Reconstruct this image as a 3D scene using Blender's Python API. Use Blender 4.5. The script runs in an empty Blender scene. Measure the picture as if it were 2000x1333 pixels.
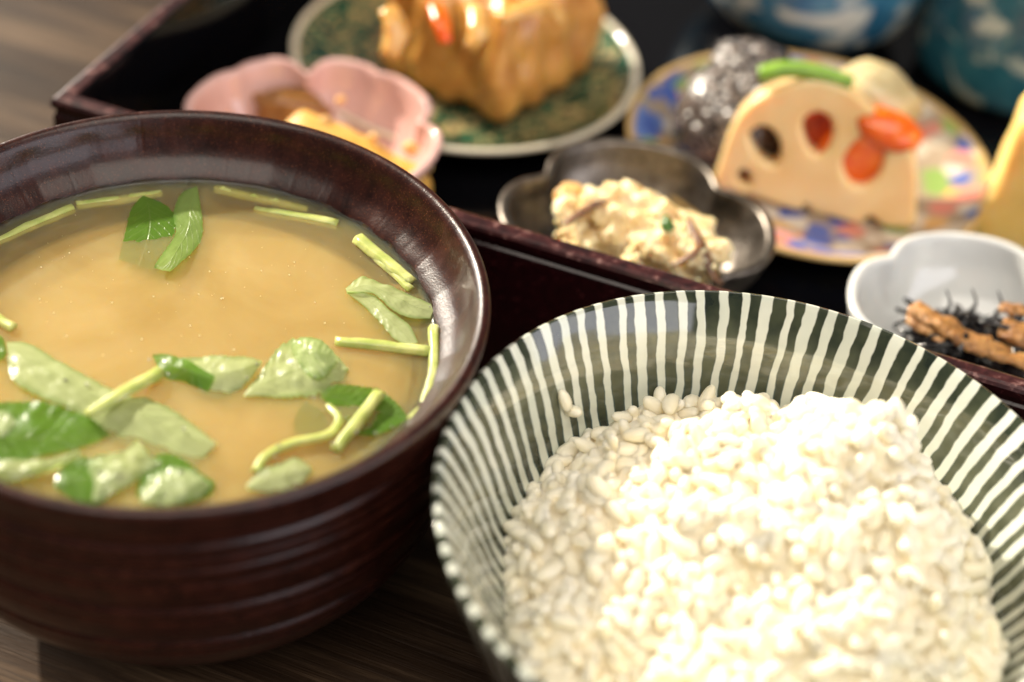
import bpy, bmesh, math, random
import numpy as np
from mathutils import Vector, Matrix, noise
random.seed(7)
S = bpy.context.scene
COL = S.collection
MM = 0.001
R = math.radians

# ------------------------------------------------------------------ camera, light, exposure
F_PX, PITCH, ROLL, DIST = 3000.69, 0.71312, 0.1310, 285.09
fw = np.array([0, math.cos(PITCH), -math.sin(PITCH)])
rt0 = np.array([1., 0, 0]); up0 = np.cross(rt0, fw)
rt = math.cos(ROLL) * rt0 + math.sin(ROLL) * up0
up = -math.sin(ROLL) * rt0 + math.cos(ROLL) * up0
CAM = -fw * DIST + np.array([0, 0, 60.])
cd = bpy.data.cameras.new('camera'); cam = bpy.data.objects.new('camera', cd); COL.objects.link(cam)
M = Matrix.Identity(4)
for i in range(3):
    M[i][0], M[i][1], M[i][2], M[i][3] = rt[i], up[i], -fw[i], CAM[i] * MM
cam.matrix_world = M
cd.sensor_width = 36; cd.lens = 36 * F_PX / 2000
cd.clip_start = 0.01; cd.clip_end = 50
cd.dof.use_dof = True; cd.dof.focus_distance = 0.309; cd.dof.aperture_fstop = 5.6; cd.dof.aperture_blades = 0
S.camera = cam

w = bpy.data.worlds.new('World'); S.world = w; w.use_nodes = True
bg = w.node_tree.nodes['Background']
bg.inputs[0].default_value = (1.0, 0.95, 0.9, 1); bg.inputs[1].default_value = 0.10

def lamp(name, pos, target, size, power, color, shape='RECTANGLE', size_y=None):
    l = bpy.data.lights.new(name, 'AREA'); o = bpy.data.objects.new(name, l); COL.objects.link(o)
    l.shape = shape; l.size = size
    if size_y: l.size_y = size_y
    l.energy = power; l.color = color
    o.location = pos
    d = Vector(target) - Vector(pos)
    o.rotation_euler = d.to_track_quat('-Z', 'Y').to_euler()
    return o
SUN_AZ, SUN_EL, SUN_D = R(139), R(28.5), 3.0
sd = Vector((math.cos(SUN_EL) * math.cos(SUN_AZ), math.cos(SUN_EL) * math.sin(SUN_AZ), math.sin(SUN_EL)))
lamp('key_lamp', sd * SUN_D, (0, 0.03, 0.05), 0.08, 5.9 * math.pi * SUN_D ** 2, (1, 0.90, 0.74), 'DISK')
lamp('window_lamp', (1.45, -0.80, 0.46), (0, 0.02, 0.03), 1.8, 11.5, (0.94, 0.93, 1.0), size_y=0.75)
lamp('overhead_fill', (0.1, -0.55, 1.65), (0, 0.05, 0.03), 2.0, 24, (1, 0.91, 0.80), size_y=1.4)  # unseen soft fill added overhead, in place of ceiling bounce
lamp('left_window_lamp', (-1.35, 1.25, 0.50), (0, 0.05, 0.03), 0.85, 23, (1, 0.93, 0.82), size_y=0.8)

S.view_settings.view_transform = 'Standard'; S.view_settings.look = 'None'
S.view_settings.exposure = 0.38; S.view_settings.gamma = 1
S.cycles.use_denoising = True
S.cycles.max_bounces = 12; S.cycles.diffuse_bounces = 8; S.cycles.transparent_max_bounces = 12
S.cycles.caustics_reflective = False; S.cycles.caustics_refractive = False

# ------------------------------------------------------------------ helpers
def at(px, py, z):
    """world point (mm) where the photograph's pixel lies on the horizontal plane z (mm)"""
    d = (px - 1000) / F_PX * rt - (py - 666.5) / F_PX * up + fw
    return CAM + d * ((z - CAM[2]) / d[2])

def mesh_obj(name, V, F, mat=None, parent=None, smooth=True, uv=None):
    me = bpy.data.meshes.new(name)
    me.from_pydata((np.asarray(V, float) * MM).tolist(), [], [tuple(int(i) for i in f) for f in F])
    if smooth: me.shade_smooth()
    if uv is not None:
        ul = me.uv_layers.new(name='UVMap')
        li = np.empty(len(me.loops), int); me.loops.foreach_get('vertex_index', li)
        a = np.asarray(uv, float)[li] if not callable(uv) else uv(me)
        ul.data.foreach_set('uv', a.ravel())
    if mat: me.materials.append(mat)
    o = bpy.data.objects.new(name, me); COL.objects.link(o)
    if parent: o.parent = parent
    return o

def empty(name, loc=(0, 0, 0)):
    o = bpy.data.objects.new(name, None); COL.objects.link(o)
    o.location = Vector(loc) * MM; o.empty_display_size = 0.01
    return o

def tag(o, label, cat, group=None, kind=None):
    if label: o['label'] = label
    if cat: o['category'] = cat
    if group: o['group'] = group
    if kind: o['kind'] = kind
    return o

def flip_ok(o):
    bm = bmesh.new(); bm.from_mesh(o.data); bmesh.ops.recalc_face_normals(bm, faces=bm.faces); bm.to_mesh(o.data); bm.free()
    return o

def ring_surface(profile, n, rf=None, closed=False):
    """profile: list of (r, z). rf(theta, i, r, z) -> (r, z). Returns V, F, uv (u angle, v arc length mm)"""
    V, F, UV = [], [], []
    P = np.array(profile, float)
    arc = np.concatenate([[0], np.cumsum(np.hypot(*np.diff(P, axis=0).T))])
    for i, (r, z) in enumerate(profile):
        for k in range(n):
            t = 2 * math.pi * k / n
            rr, zz = rf(t, i, r, z) if rf else (r, z)
            V.append((rr * math.cos(t), rr * math.sin(t), zz)); UV.append((k / n, arc[i]))
    m = len(profile)
    for i in range(m - 1):
        for k in range(n):
            k2 = (k + 1) % n
            F.append((i * n + k, i * n + k2, (i + 1) * n + k2, (i + 1) * n + k))
    if closed:
        for k in range(n):
            k2 = (k + 1) % n
            F.append(((m - 1) * n + k, (m - 1) * n + k2, k2, k))
    else:
        for i in (0, m - 1):
            c = len(V); V.append((0, 0, np.mean([V[i * n + k][2] for k in range(n)]))); UV.append((0.5, arc[i]))
            for k in range(n):
                F.append((i * n + k, i * n + (k + 1) % n, c))
    return V, F, UV

def spline(pts, per=8):
    """Catmull-Rom through points (any dimension)"""
    P = [np.array(p, float) for p in pts]
    P = [2 * P[0] - P[1]] + P + [2 * P[-1] - P[-2]]
    out = []
    for i in range(1, len(P) - 2):
        for j in range(per):
            t = j / per; a, b, c, d = P[i - 1:i + 3]
            out.append(0.5 * (2 * b + (c - a) * t + (2 * a - 5 * b + 4 * c - d) * t * t + (3 * b - a - 3 * c + d) * t ** 3))
    out.append(P[-2])
    return out

def lathe_obj(name, profile, mat, parent=None, n=160, loc=(0, 0, 0), rf=None, uv=False, closed=None):
    if closed is None: closed = name in ('foot_ring', 'plate_rim')
    V, F, UV = ring_surface(profile, n, rf, closed)
    u = None
    if uv:
        UVa = np.array(UV)
        def u(me):
            li = np.empty(len(me.loops), int); me.loops.foreach_get('vertex_index', li)
            a = UVa[li].copy()
            st = np.empty(len(me.polygons), int); tt = np.empty(len(me.polygons), int)
            me.polygons.foreach_get('loop_start', st); me.polygons.foreach_get('loop_total', tt)
            for s_, t_ in zip(st, tt):
                seg = a[s_:s_ + t_, 0]
                if seg.max() - seg.min() > .5: seg[seg < .5] += 1
            return a
    o = mesh_obj(name, V, F, mat, parent, True, u)
    flip_ok(o)
    o.location = Vector(loc) * MM
    return o

def tube_geo(pts, rad, n=8, flat=1.0, refup=(0, 0, 1), ridge=0.):
    P = np.array(pts, float); m = len(P)
    rad = np.full(m, rad, float) if np.isscalar(rad) else np.interp(np.linspace(0, 1, m), np.linspace(0, 1, len(rad)), rad)
    V, F = [], []
    for i in range(m):
        t = P[min(i + 1, m - 1)] - P[max(i - 1, 0)]; t = t / (np.linalg.norm(t) + 1e-9)
        a = np.cross(t, refup)
        if np.linalg.norm(a) < 1e-3: a = np.cross(t, (1, 0, 0))
        a /= np.linalg.norm(a); b = np.cross(a, t)
        for k in range(n):
            th = 2 * math.pi * k / n
            V.append(P[i] + rad[i] * (1 + ridge * math.cos(6 * th)) * (math.cos(th) * a + math.sin(th) * b * flat))
    for i in range(m - 1):
        for k in range(n):
            F.append((i * n + k, i * n + (k + 1) % n, (i + 1) * n + (k + 1) % n, (i + 1) * n + k))
    F.append(tuple(range(n))[::-1]); F.append(tuple((m - 1) * n + k for k in range(n)))
    return V, F

def nz(p, f, seed=0.):
    return noise.noise(Vector((p[0] * f + seed, p[1] * f - seed * .7, p[2] * f + seed * 1.3)))

def fbm(p, f, seed=0., octv=3):
    return sum(nz(p, f * 2 ** k, seed + 5 * k) / 2 ** k for k in range(octv))

_ico = {}
def ico(sub):
    if sub not in _ico:
        bm = bmesh.new(); bmesh.ops.create_icosphere(bm, subdivisions=sub, radius=1)
        _ico[sub] = (np.array([v.co[:] for v in bm.verts]), [tuple(v.index for v in f.verts) for f in bm.faces]); bm.free()
    return _ico[sub]

def rotm(rx, ry, rz):
    return np.array(Matrix.Rotation(rz, 3, 'Z') @ Matrix.Rotation(ry, 3, 'Y') @ Matrix.Rotation(rx, 3, 'X'))

def blob_geo(c, rad, rot=(0, 0, 0), amp=.12, freq=1.5, seed=0., sub=3, power=1.0):
    V, F = ico(sub); out = []
    Rm = rotm(*rot); rad = np.array(rad, float)
    for v in V:
        d = 1 + amp * fbm(v, freq, seed)
        q = np.sign(v) * np.abs(v) ** power
        out.append(Rm @ (q * d * rad) + np.array(c))
    return np.array(out), F

def join_geo(parts):
    V, F = [], []
    for v, f in parts:
        b = len(V); V.extend(list(v)); F.extend([tuple(i + b for i in ff) for ff in f])
    return V, F

def rbox_geo(size, r, n=8):
    """rounded box as a subdivided cube"""
    h = np.array(size, float) / 2
    bm = bmesh.new(); bmesh.ops.create_cube(bm, size=2)
    bmesh.ops.subdivide_edges(bm, edges=bm.edges, cuts=n, use_grid_fill=True)
    V = np.array([v.co[:] for v in bm.verts]); F = [tuple(v.index for v in f.verts) for f in bm.faces]; bm.free()
    V = np.sign(V) * (1 - (1 - np.abs(V)) ** 1.0)
    P = V * h; inner = np.clip(P, -(h - r), h - r); d = P - inner; L = np.linalg.norm(d, axis=1)
    d = np.where(L[:, None] > 0, d / np.maximum(L, 1e-9)[:, None] * r, 0)
    # side vertices of the flat zones already lie r away along one axis
    return inner + d, F

# ------------------------------------------------------------------ node helpers
class NT:
    def __init__(s, name):
        s.m = bpy.data.materials.new(name); s.m.use_nodes = True
        s.t = s.m.node_tree; s.t.nodes.clear()
        s.out = s.t.nodes.new('ShaderNodeOutputMaterial')
    def put(s, sock, v):
        if v is None: return
        if isinstance(v, bpy.types.NodeSocket): s.t.links.new(v, sock)
        elif isinstance(v, (tuple, list)) and sock.type == 'RGBA' and len(v) == 3: sock.default_value = (*v, 1)
        else: sock.default_value = v
    def n(s, typ, ins=None, **props):
        nd = s.t.nodes.new('ShaderNode' + typ)
        for k, v in props.items(): setattr(nd, k, v)
        for k, v in (ins or {}).items(): s.put(nd.inputs[k], v)
        return nd
    def math(s, op, a, b=None, c=None, clamp=False):
        nd = s.n('Math', operation=op, use_clamp=clamp)
        for i, v in enumerate((a, b, c)): s.put(nd.inputs[i], v)
        return nd.outputs[0]
    def mix(s, f, a, b, mode='MIX'):
        nd = s.n('Mix', data_type='RGBA', blend_type=mode)
        s.put(nd.inputs[0], f); s.put(nd.inputs[6], a); s.put(nd.inputs[7], b)
        return nd.outputs[2]
    def noise(s, vec, scale, detail=3, rough=.55, dist=0, out=0):
        return s.n('TexNoise', {'Vector': vec, 'Scale': scale, 'Detail': detail, 'Roughness': rough, 'Distortion': dist}).outputs[out]
    def ramp(s, f, stops, interp='LINEAR'):
        nd = s.n('ValToRGB', {0: f}); cr = nd.color_ramp; cr.interpolation = interp
        while len(cr.elements) < len(stops): cr.elements.new(.5)
        for e, (p, c) in zip(cr.elements, stops):
            e.position = p; e.color = (*c, 1) if len(c) == 3 else c
        return nd.outputs[0]
    def smooth(s, x, a, b):
        return s.n('MapRange', {0: x, 1: a, 2: b, 3: 0., 4: 1.}, interpolation_type='SMOOTHSTEP').outputs[0]
    def obj(s): return s.n('TexCoord').outputs['Object']
    def map(s, vec, scale=(1, 1, 1), rot=(0, 0, 0), loc=(0, 0, 0)):
        return s.n('Mapping', {'Vector': vec, 'Scale': scale, 'Rotation': rot, 'Location': loc}).outputs[0]
    def bump(s, h, strength=.3, dist=.0005, normal=None):
        return s.n('Bump', {'Height': h, 'Strength': strength, 'Distance': dist, 'Normal': normal}).outputs[0]
    def bsdf(s, color, rough=.5, normal=None, sss=0, sss_r=(1, 1, 1), sss_scale=.002, metal=0, coat=0, coat_r=.05, spec=.5, ior=1.5, trans=0, **kw):
        d = {'Base Color': color, 'Roughness': rough, 'Normal': normal, 'Metallic': metal, 'Coat Weight': coat, 'Coat Roughness': coat_r,
             'Specular IOR Level': spec, 'IOR': ior, 'Transmission Weight': trans}
        if sss: d.update({'Subsurface Weight': sss, 'Subsurface Radius': sss_r, 'Subsurface Scale': sss_scale})
        d.update(kw)
        return s.n('BsdfPrincipled', d).outputs[0]
    def end(s, sh):
        s.t.links.new(sh, s.out.inputs[0]); return s.m

def food_mat(name, c1, c2, scale=300, rough=.4, sss=.6, sss_scale=.003, sss_r=(1, .6, .3), bump=.4, bscale=900, dist=.0004, coat=0.):
    t = NT(name); o = t.obj()
    f = t.noise(o, scale, 4)
    c = t.ramp(f, [(.32, c1), (.68, c2)])
    nb = t.bump(t.noise(o, bscale, 4, .6), bump, dist)
    return t.end(t.bsdf(c, rough, nb, sss, sss_r, sss_scale, coat=coat))

MAT = {}
# table wood: grain runs along the box's front edge
BOX_ANG = -0.26234
t = NT('table_wood'); o = t.map(t.obj(), rot=(0, 0, -BOX_ANG))
g1 = t.noise(t.map(o, (9, 110, 9)), 1.0, 6, .62, .6)
g2 = t.noise(t.map(o, (30, 900, 30)), 1.0, 4, .6)
band = t.noise(t.map(o, (1.6, 46, 2)), 1.0, 4, .6)
mixg = t.math('ADD', t.math('MULTIPLY', g1, .55), t.math('MULTIPLY', band, .45))
c = t.ramp(mixg, [(.38, (.012, .006, .003)), (.5, (.040, .023, .013)), (.60, (.12, .077, .045))])
c = t.mix(t.math('MULTIPLY', t.smooth(g2, .5, .68), .6), c, (.026, .016, .010))
nb = t.bump(t.math('ADD', g1, t.math('MULTIPLY', g2, .9)), .75, .0007)
MAT['table'] = t.end(t.bsdf(c, t.math('ADD', .34, t.math('MULTIPLY', g2, .25)), nb, spec=.13))

# dark lacquered wood of the soup bowl
t = NT('brown_lacquer'); o = t.obj()
uv = t.n('UVMap').outputs[0]
sep = t.n('SeparateXYZ', {0: o})
ang = t.math('DIVIDE', t.math('ARCTAN2', sep.outputs[1], sep.outputs[0]), 2 * math.pi)
fine = t.noise(o, 2600, 3, .6)
grain = t.noise(t.n('CombineXYZ', {0: t.math('MULTIPLY', ang, 90), 1: 0., 2: t.math('MULTIPLY', sep.outputs[2], 260)}).outputs[0], 1.0, 5, .65)
c = t.ramp(t.math('ADD', t.math('MULTIPLY', grain, .75), t.math('MULTIPLY', t.noise(o, 90, 3), .25)), [(.30, (.007, .0014, .0009)), (.5, (.021, .0034, .0021)), (.70, (.044, .009, .005))])
c = t.mix(t.smooth(t.noise(o, 3400, 2), .60, .72), c, (.16, .050, .022))  # red-orange flecks paint the glitter of the grain into the colour
cell = t.n('TexVoronoi', {'Vector': t.n('CombineXYZ', {0: t.math('MULTIPLY', ang, 34), 1: 0., 2: 0.}).outputs[0], 'Scale': 1.0, 'Randomness': .9}, feature='DISTANCE_TO_EDGE').outputs[0]
seam = t.smooth(cell, .0, .06)
h = t.math('ADD', t.math('MULTIPLY', fine, .75), t.math('ADD', t.math('MULTIPLY', seam, .35), t.math('MULTIPLY', t.noise(o, 700, 2), .5)))
nb = t.bump(h, .36, .00022)
MAT['soup_bowl'] = t.end(t.bsdf(c, t.math('ADD', .22, t.math('MULTIPLY', grain, .2)), nb, spec=.42, coat=.12, coat_r=.10))

# miso soup: a murky veil over a denser body
def soup_mat(name, alpha):
    t = NT(name); o = t.obj()
    f = t.noise(o, 38, 4, .55, 1.2)
    c = t.ramp(f, [(.3, (.60, .445, .18)), (.52, (.69, .53, .24)), (.72, (.78, .625, .32))])
    nb = t.bump(t.noise(o, 150, 2), .10, .0006)
    b = t.bsdf(c, .06, nb, 1.0, (1, .72, .40), .011, ior=1.33)
    if alpha < 1:
        tr = t.n('BsdfTransparent', {0: (1, .93, .75)}).outputs[0]
        gl = t.n('BsdfGlossy', {'Color': (1, 1, 1), 'Roughness': .05, 'Normal': nb}).outputs[0]
        fr = t.n('Fresnel', {'IOR': 1.33, 'Normal': nb}).outputs[0]
        m = t.n('MixShader', {0: alpha, 1: tr, 2: b}).outputs[0]
        b = t.n('MixShader', {0: t.math('MULTIPLY', fr, 1 - alpha), 1: m, 2: gl}).outputs[0]
    return t.end(b)
MAT['soup_top'] = soup_mat('soup_veil', .27)
MAT['soup_body'] = soup_mat('soup_body', 1)

# striped glaze
t = NT('striped_glaze'); o = t.obj()
uv = t.n('SeparateXYZ', {0: t.n('UVMap').outputs[0]})
NS = 80
v = uv.outputs[1]
wob = t.noise(o, 190, 2, .5); wob2 = t.noise(o, 60, 1, .5)
a = t.math('MULTIPLY', uv.outputs[0], float(NS))
a = t.math('ADD', a, t.math('ADD', t.math('MULTIPLY', t.math('SUBTRACT', wob, .5), .36), t.math('MULTIPLY', t.math('SUBTRACT', wob2, .5), .3)))
cellf = t.math('FLOORED_MODULO', t.math('FLOOR', a), float(NS)); fr = t.math('FRACT', a)
wn = t.n('TexWhiteNoise', {'W': cellf}, noise_dimensions='1D')
rn = t.n('SeparateColor', {0: wn.outputs[1]})
hw = t.math('ADD', .18, t.math('MULTIPLY', rn.outputs[0], .12))
hw = t.math('ADD', hw, t.math('MULTIPLY', t.smooth(v, 18., 46.), .20))
hw = t.math('ADD', hw, t.math('MULTIPLY', t.smooth(v, 46., 62.), .4))
d = t.math('ABSOLUTE', t.math('SUBTRACT', t.math('SUBTRACT', fr, .5), t.math('MULTIPLY', t.math('SUBTRACT', rn.outputs[1], .5), .16)))
dd = t.math('SUBTRACT', d, hw)
white = t.math('SUBTRACT', 1., t.smooth(dd, -.045, .03))
edge = t.math('SUBTRACT', 1., t.smooth(dd, .0, .11))
pool = t.noise(o, 120, 3)
dark = t.ramp(pool, [(.35, (.012, .019, .013)), (.65, (.050, .060, .034))])
dark = t.mix(t.math('MULTIPLY', t.math('MULTIPLY', t.smooth(v, 4., 10.), t.math('SUBTRACT', 1., t.smooth(v, 17., 26.))), .75), dark, t.ramp(pool, [(.35, (.055, .065, .042)), (.65, (.12, .13, .085))]))
dark = t.mix(t.math('MULTIPLY', edge, t.smooth(v, 8., 30.)), dark, (.035, .085, .10))
c = t.mix(white, dark, t.ramp(t.noise(o, 90, 2), [(.3, (.56, .60, .52)), (.7, (.68, .70, .62))]))
nb = t.bump(t.math('ADD', t.math('MULTIPLY', white, .6), t.math('MULTIPLY', t.noise(o, 260, 2), .5)), .12, .0004)
MAT['rice_bowl'] = t.end(t.bsdf(c, .09, nb, .12, (1, .9, .7), .002, coat=.6, coat_r=.03))

# rice
t = NT('rice'); o = t.obj()
c = t.ramp(t.noise(o, 130, 2), [(.3, (.87, .79, .59)), (.7, (.90, .85, .725))])
nb = t.bump(t.noise(o, 1500, 2), .15, .0002)
MAT['rice'] = t.end(t.bsdf(c, .36, nb, 1., (1, .97, .93), .0022, spec=.4))

# box lacquers
t = NT('black_lacquer'); o = t.obj()
nb = t.bump(t.noise(o, 60, 2), .03, .001)
MAT['black'] = t.end(t.bsdf((.003, .003, .004), .10, nb, spec=.35))
t = NT('red_brown_lacquer'); o = t.obj()
f = t.noise(o, 500, 4, .7)
c = t.ramp(f, [(.35, (.008, .0015, .002)), (.62, (.020, .003, .0045)), (.8, (.10, .03, .028))])
nb = t.bump(t.noise(o, 900, 3), .18, .0003)
MAT['redlac'] = t.end(t.bsdf(c, .22, nb, spec=.4, coat=.1))

t = NT('worn_glint_lacquer'); o = t.obj()
f = t.noise(o, 260, 5, .7)
c = t.ramp(f, [(.40, (.016, .004, .005)), (.56, (.055, .014, .014)), (.72, (.34, .19, .17))])  # pale tones: worn edges, plus the sun's highlight painted into the rim
MAT['worn_glint'] = t.end(t.bsdf(c, .30, t.bump(t.noise(o, 700, 3), .25, .0003), spec=.6, coat=.3, coat_r=.1))

def pottery(name, c1, c2, rough=.12, scale=60, sss=.15, coat=.5):
    t = NT(name); o = t.obj()
    c = t.ramp(t.noise(o, scale, 3), [(.3, c1), (.7, c2)])
    nb = t.bump(t.noise(o, 220, 2), .06, .0005)
    return t.end(t.bsdf(c, rough, nb, sss, (1, .8, .7), .002, coat=coat))
MAT['pink'] = pottery('pink_glaze', (.62, .37, .33), (.70, .46, .42))
MAT['white'] = pottery('white_glaze', (.62, .63, .62), (.72, .73, .71))
MAT['cream'] = pottery('cream_rim', (.62, .56, .44), (.72, .66, .52))

t = NT('pewter'); o = t.obj()
f = t.noise(o, 350, 4, .65)
c = t.ramp(f, [(.3, (.09, .075, .062)), (.7, (.24, .21, .18))])
nb = t.bump(t.noise(o, 600, 3), .2, .0004)
MAT['pewter'] = t.end(t.bsdf(c, t.math('ADD', .20, t.math('MULTIPLY', f, .25)), nb, metal=.85))

t = NT('green_arabesque'); o = t.obj()
n1 = t.noise(o, 85, 2, .5, 2.5); n2 = t.noise(o, 260, 2, .5, 2.0)
c = t.ramp(n1, [(.40, (.004, .032, .018)), (.52, (.008, .11, .06)), (.545, (.34, .25, .10)), (.585, (.40, .30, .14)), (.61, (.006, .065, .04))])
c = t.mix(t.smooth(n2, .62, .66), c, (.30, .14, .08))
MAT['green'] = t.end(t.bsdf(c, .14, None, coat=.5))

t = NT('millefleur'); o = t.obj()
vo = t.n('TexVoronoi', {'Vector': o, 'Scale': 150., 'Randomness': 1.})
sp = t.n('SeparateColor', {0: vo.outputs['Color']})
c = t.ramp(sp.outputs[0], [(0, (.55, .48, .38)), (.12, (.07, .12, .40)), (.33, (.60, .54, .46)), (.48, (.24, .36, .10)), (.60, (.58, .22, .17)), (.74, (.12, .20, .48)), (.85, (.60, .36, .14))], 'CONSTANT')
c = t.mix(t.smooth(vo.outputs['Distance'], .5, .75), c, (.36, .28, .20))
MAT['mille'] = t.end(t.bsdf(c, .28, None, coat=.15, spec=.35))

def cup_mat(name, base1, base2, brush):
    t = NT(name); o = t.obj()
    n1 = t.noise(t.map(o, (1, 1, 1.5)), 48, 3, .55, .8); n2 = t.noise(o, 90, 3)
    c = t.ramp(n2, [(.3, base1), (.7, base2)])
    c = t.mix(t.smooth(n1, .50, .62), c, brush)
    return t.end(t.bsdf(c, .15, None, coat=.5))
MAT['cup1'] = cup_mat('blue_brushed_glaze', (.015, .10, .22), (.07, .25, .42), (.60, .66, .66))
MAT['cup2'] = cup_mat('teal_brushed_glaze', (.010, .075, .12), (.04, .17, .22), (.55, .60, .52))

# leaves and stems
def leaf_mat(name, top, under):
    t = NT(name); o = t.obj()
    geo = t.n('NewGeometry')
    uvn = t.n('SeparateXYZ', {0: t.n('UVMap').outputs[0]})
    au = t.math('ABSOLUTE', uvn.outputs[1])
    vein = t.math('PINGPONG', t.math('SUBTRACT', t.math('MULTIPLY', uvn.outputs[0], 9.), t.math('MULTIPLY', au, 2.6)), .5)
    veinm = t.math('SUBTRACT', 1., t.smooth(vein, .0, .07))
    mid = t.math('SUBTRACT', 1., t.smooth(au, .0, .05))
    vm = t.math('MAXIMUM', veinm, mid)
    c = t.mix(t.noise(o, 350, 3), [x * .7 for x in top], [min(1, x * 1.35) for x in top])
    u_ = t.mix(t.noise(o, 350, 3), [x * .85 for x in under], [min(1, x * 1.1) for x in under])
    c = t.mix(geo.outputs['Backfacing'], c, u_)
    c = t.mix(t.math('MULTIPLY', vm, .28), c, (.40, .50, .18))
    c = t.mix(t.math('MULTIPLY', t.smooth(au, .65, 1.), .5), c, (.09, .24, .03))
    h = t.math('ADD', t.math('MULTIPLY', vm, -.6), t.math('ADD', t.noise(o, 420, 3), t.math('MULTIPLY', t.noise(o, 1400, 2), .5)))
    nb = t.bump(h, .4, .00032)
    p = t.bsdf(c, .30, nb, spec=.5, coat=.45, coat_r=.14)
    tl = t.n('BsdfTranslucent', {0: t.mix(.6, c, (.52, .76, .13)), 'Normal': nb}).outputs[0]
    return t.end(t.n('MixShader', {0: .58, 1: p, 2: tl}).outputs[0])
MAT['leaf_pale'] = leaf_mat('leaf_pale', (.40, .53, .16), (.68, .76, .40))
MAT['leaf_green'] = leaf_mat('leaf_green', (.12, .27, .035), (.34, .50, .15))
MAT['stem'] = food_mat('stem', (.34, .42, .10), (.58, .60, .24), 260, .28, .8, .002, (1, .9, .3), .35, 700, .0002, coat=.3)

# ------------------------------------------------------------------ table
TZ = -8.      # table top height
V = [(-1500, -1500, TZ), (1500, -1500, TZ), (1500, 1500, TZ), (-1500, 1500, TZ), (-1500, -1500, -38), (1500, -1500, -38), (1500, 1500, -38), (-1500, 1500, -38)]
F = [(0, 1, 2, 3), (7, 6, 5, 4), (0, 4, 5, 1), (1, 5, 6, 2), (2, 6, 7, 3), (3, 7, 4, 0)]
tag(mesh_obj('table_top', V, F, MAT['table'], smooth=False), 'brown wooden table top with a fine straight grain', None, kind='structure')

# ------------------------------------------------------------------ soup bowl
SC = (-62.77, 1.49)
sb = tag(empty('soup_bowl', (*SC, 0)), 'dark red-brown lacquered wooden bowl with turned ridges, full of soup', 'bowl')
def grooved(pts):
    out = []
    for r, z in spline(pts, 26):
        g = 0
        for zc, dpt, wd in ((53.5, .55, .7), (50.2, .5, .6), (47.2, .6, .6), (43.5, .35, .9), (36.5, .8, .9), (33.0, .35, .5), (25.5, 1.0, .9), (21.5, .4, .5), (13, 1.0, .9), (9.5, .4, .5)):
            g -= dpt * math.exp(-((z - zc) / wd) ** 2)
        g += .16 * nz((0, 0, z), .7, 3.1)
        out.append((r + g, z))
    return out
outer = grooved([(25, -1), (36, 1.5), (45.5, 7.5), (52, 17), (55.4, 28), (56.6, 40), (57.1, 50), (57.3, 57), (58.0, 60.5)])
lip = [(58.25, 61.3), (58.1, 62.1), (57.5, 62.6), (56.7, 62.6), (56.1, 62.2), (55.6, 61.4)]
inner = [tuple(p) for p in spline([(55.3, 60.6), (54.3, 57.4), (52.4, 54.2), (49.1, 51.2), (47.4, 48), (45, 43), (39, 33), (30, 22), (16, 15), (4, 13.5)], 6)]
fr_ = random.Random(4); fa_ = [0.]
while fa_[-1] < 2 * math.pi: fa_.append(fa_[-1] + fr_.uniform(.16, .30))
fa_[-1] = 2 * math.pi
def facet(t, i, r, z):
    if i < len(outer) + len(lip): return r, z
    k = next(q for q in range(len(fa_) - 1) if fa_[q + 1] >= t)
    a, b = fa_[k], fa_[k + 1]; u = (t - a) / (b - a)
    s = min(1, (i - len(outer) - len(lip)) / 3)
    return r + s * .30 * (4 * u * (1 - u) * -1 + .5), z
lathe_obj('bowl_body', outer + lip + inner, MAT['soup_bowl'], sb, 420, rf=facet)
lathe_obj('foot_ring', [(24, 0.5), (27.5, .2), (28, -3), (28.4, -7), (28, -7.9), (25.5, -7.9), (25, -7), (24.6, -3), (23.0, -.5)], MAT['soup_bowl'], sb, 96)

# ------------------------------------------------------------------ soup
SZ = 50.1
sp_ = tag(empty('miso_soup', (*SC, 0)), 'cloudy golden brown miso soup filling the dark wooden bowl', 'soup')
prof = [(3, SZ), (15, SZ), (30, SZ), (40, SZ), (46, SZ + .03), (47.6, SZ + .2), (48.5, SZ + .6), (49.15, SZ + 1.15), (48.6, SZ + .2), (47.2, 47.4), (40, 34.8), (30, 23), (16, 16), (4, 14.5)]
lathe_obj('soup_surface', prof, MAT['soup_top'], sp_, 160)
lathe_obj('soup_body', [(3, SZ - 1.7), (22, SZ - 1.8), (34, SZ - 2.3), (40, SZ - 3.2), (44, SZ - 5.0), (45.2, SZ - 8), (38, 34), (29, 23), (15, 16.8), (4, 15.4)], MAT['soup_body'], sp_, 120)
t = NT('speck'); MAT['speck'] = t.end(t.bsdf((.85, .75, .5), .15, None, .5, (1, .8, .5), .001))
parts = []
for i in range(120):
    q = at(random.uniform(60, 800), random.gauss(520, 70) + (random.random() ** 2) * 160, SZ)
    if math.hypot(q[0] - SC[0], q[1] - SC[1]) > 46: continue
    r = random.choice((.05, .06, .08, .10, .17))
    parts.append(blob_geo((q[0] - SC[0], q[1] - SC[1], SZ + r * .3), (r, r, r), sub=1, amp=0))
o = mesh_obj('soup_specks', *join_geo(parts), MAT['speck'], sp_); o['kind'] = 'stuff'

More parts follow.
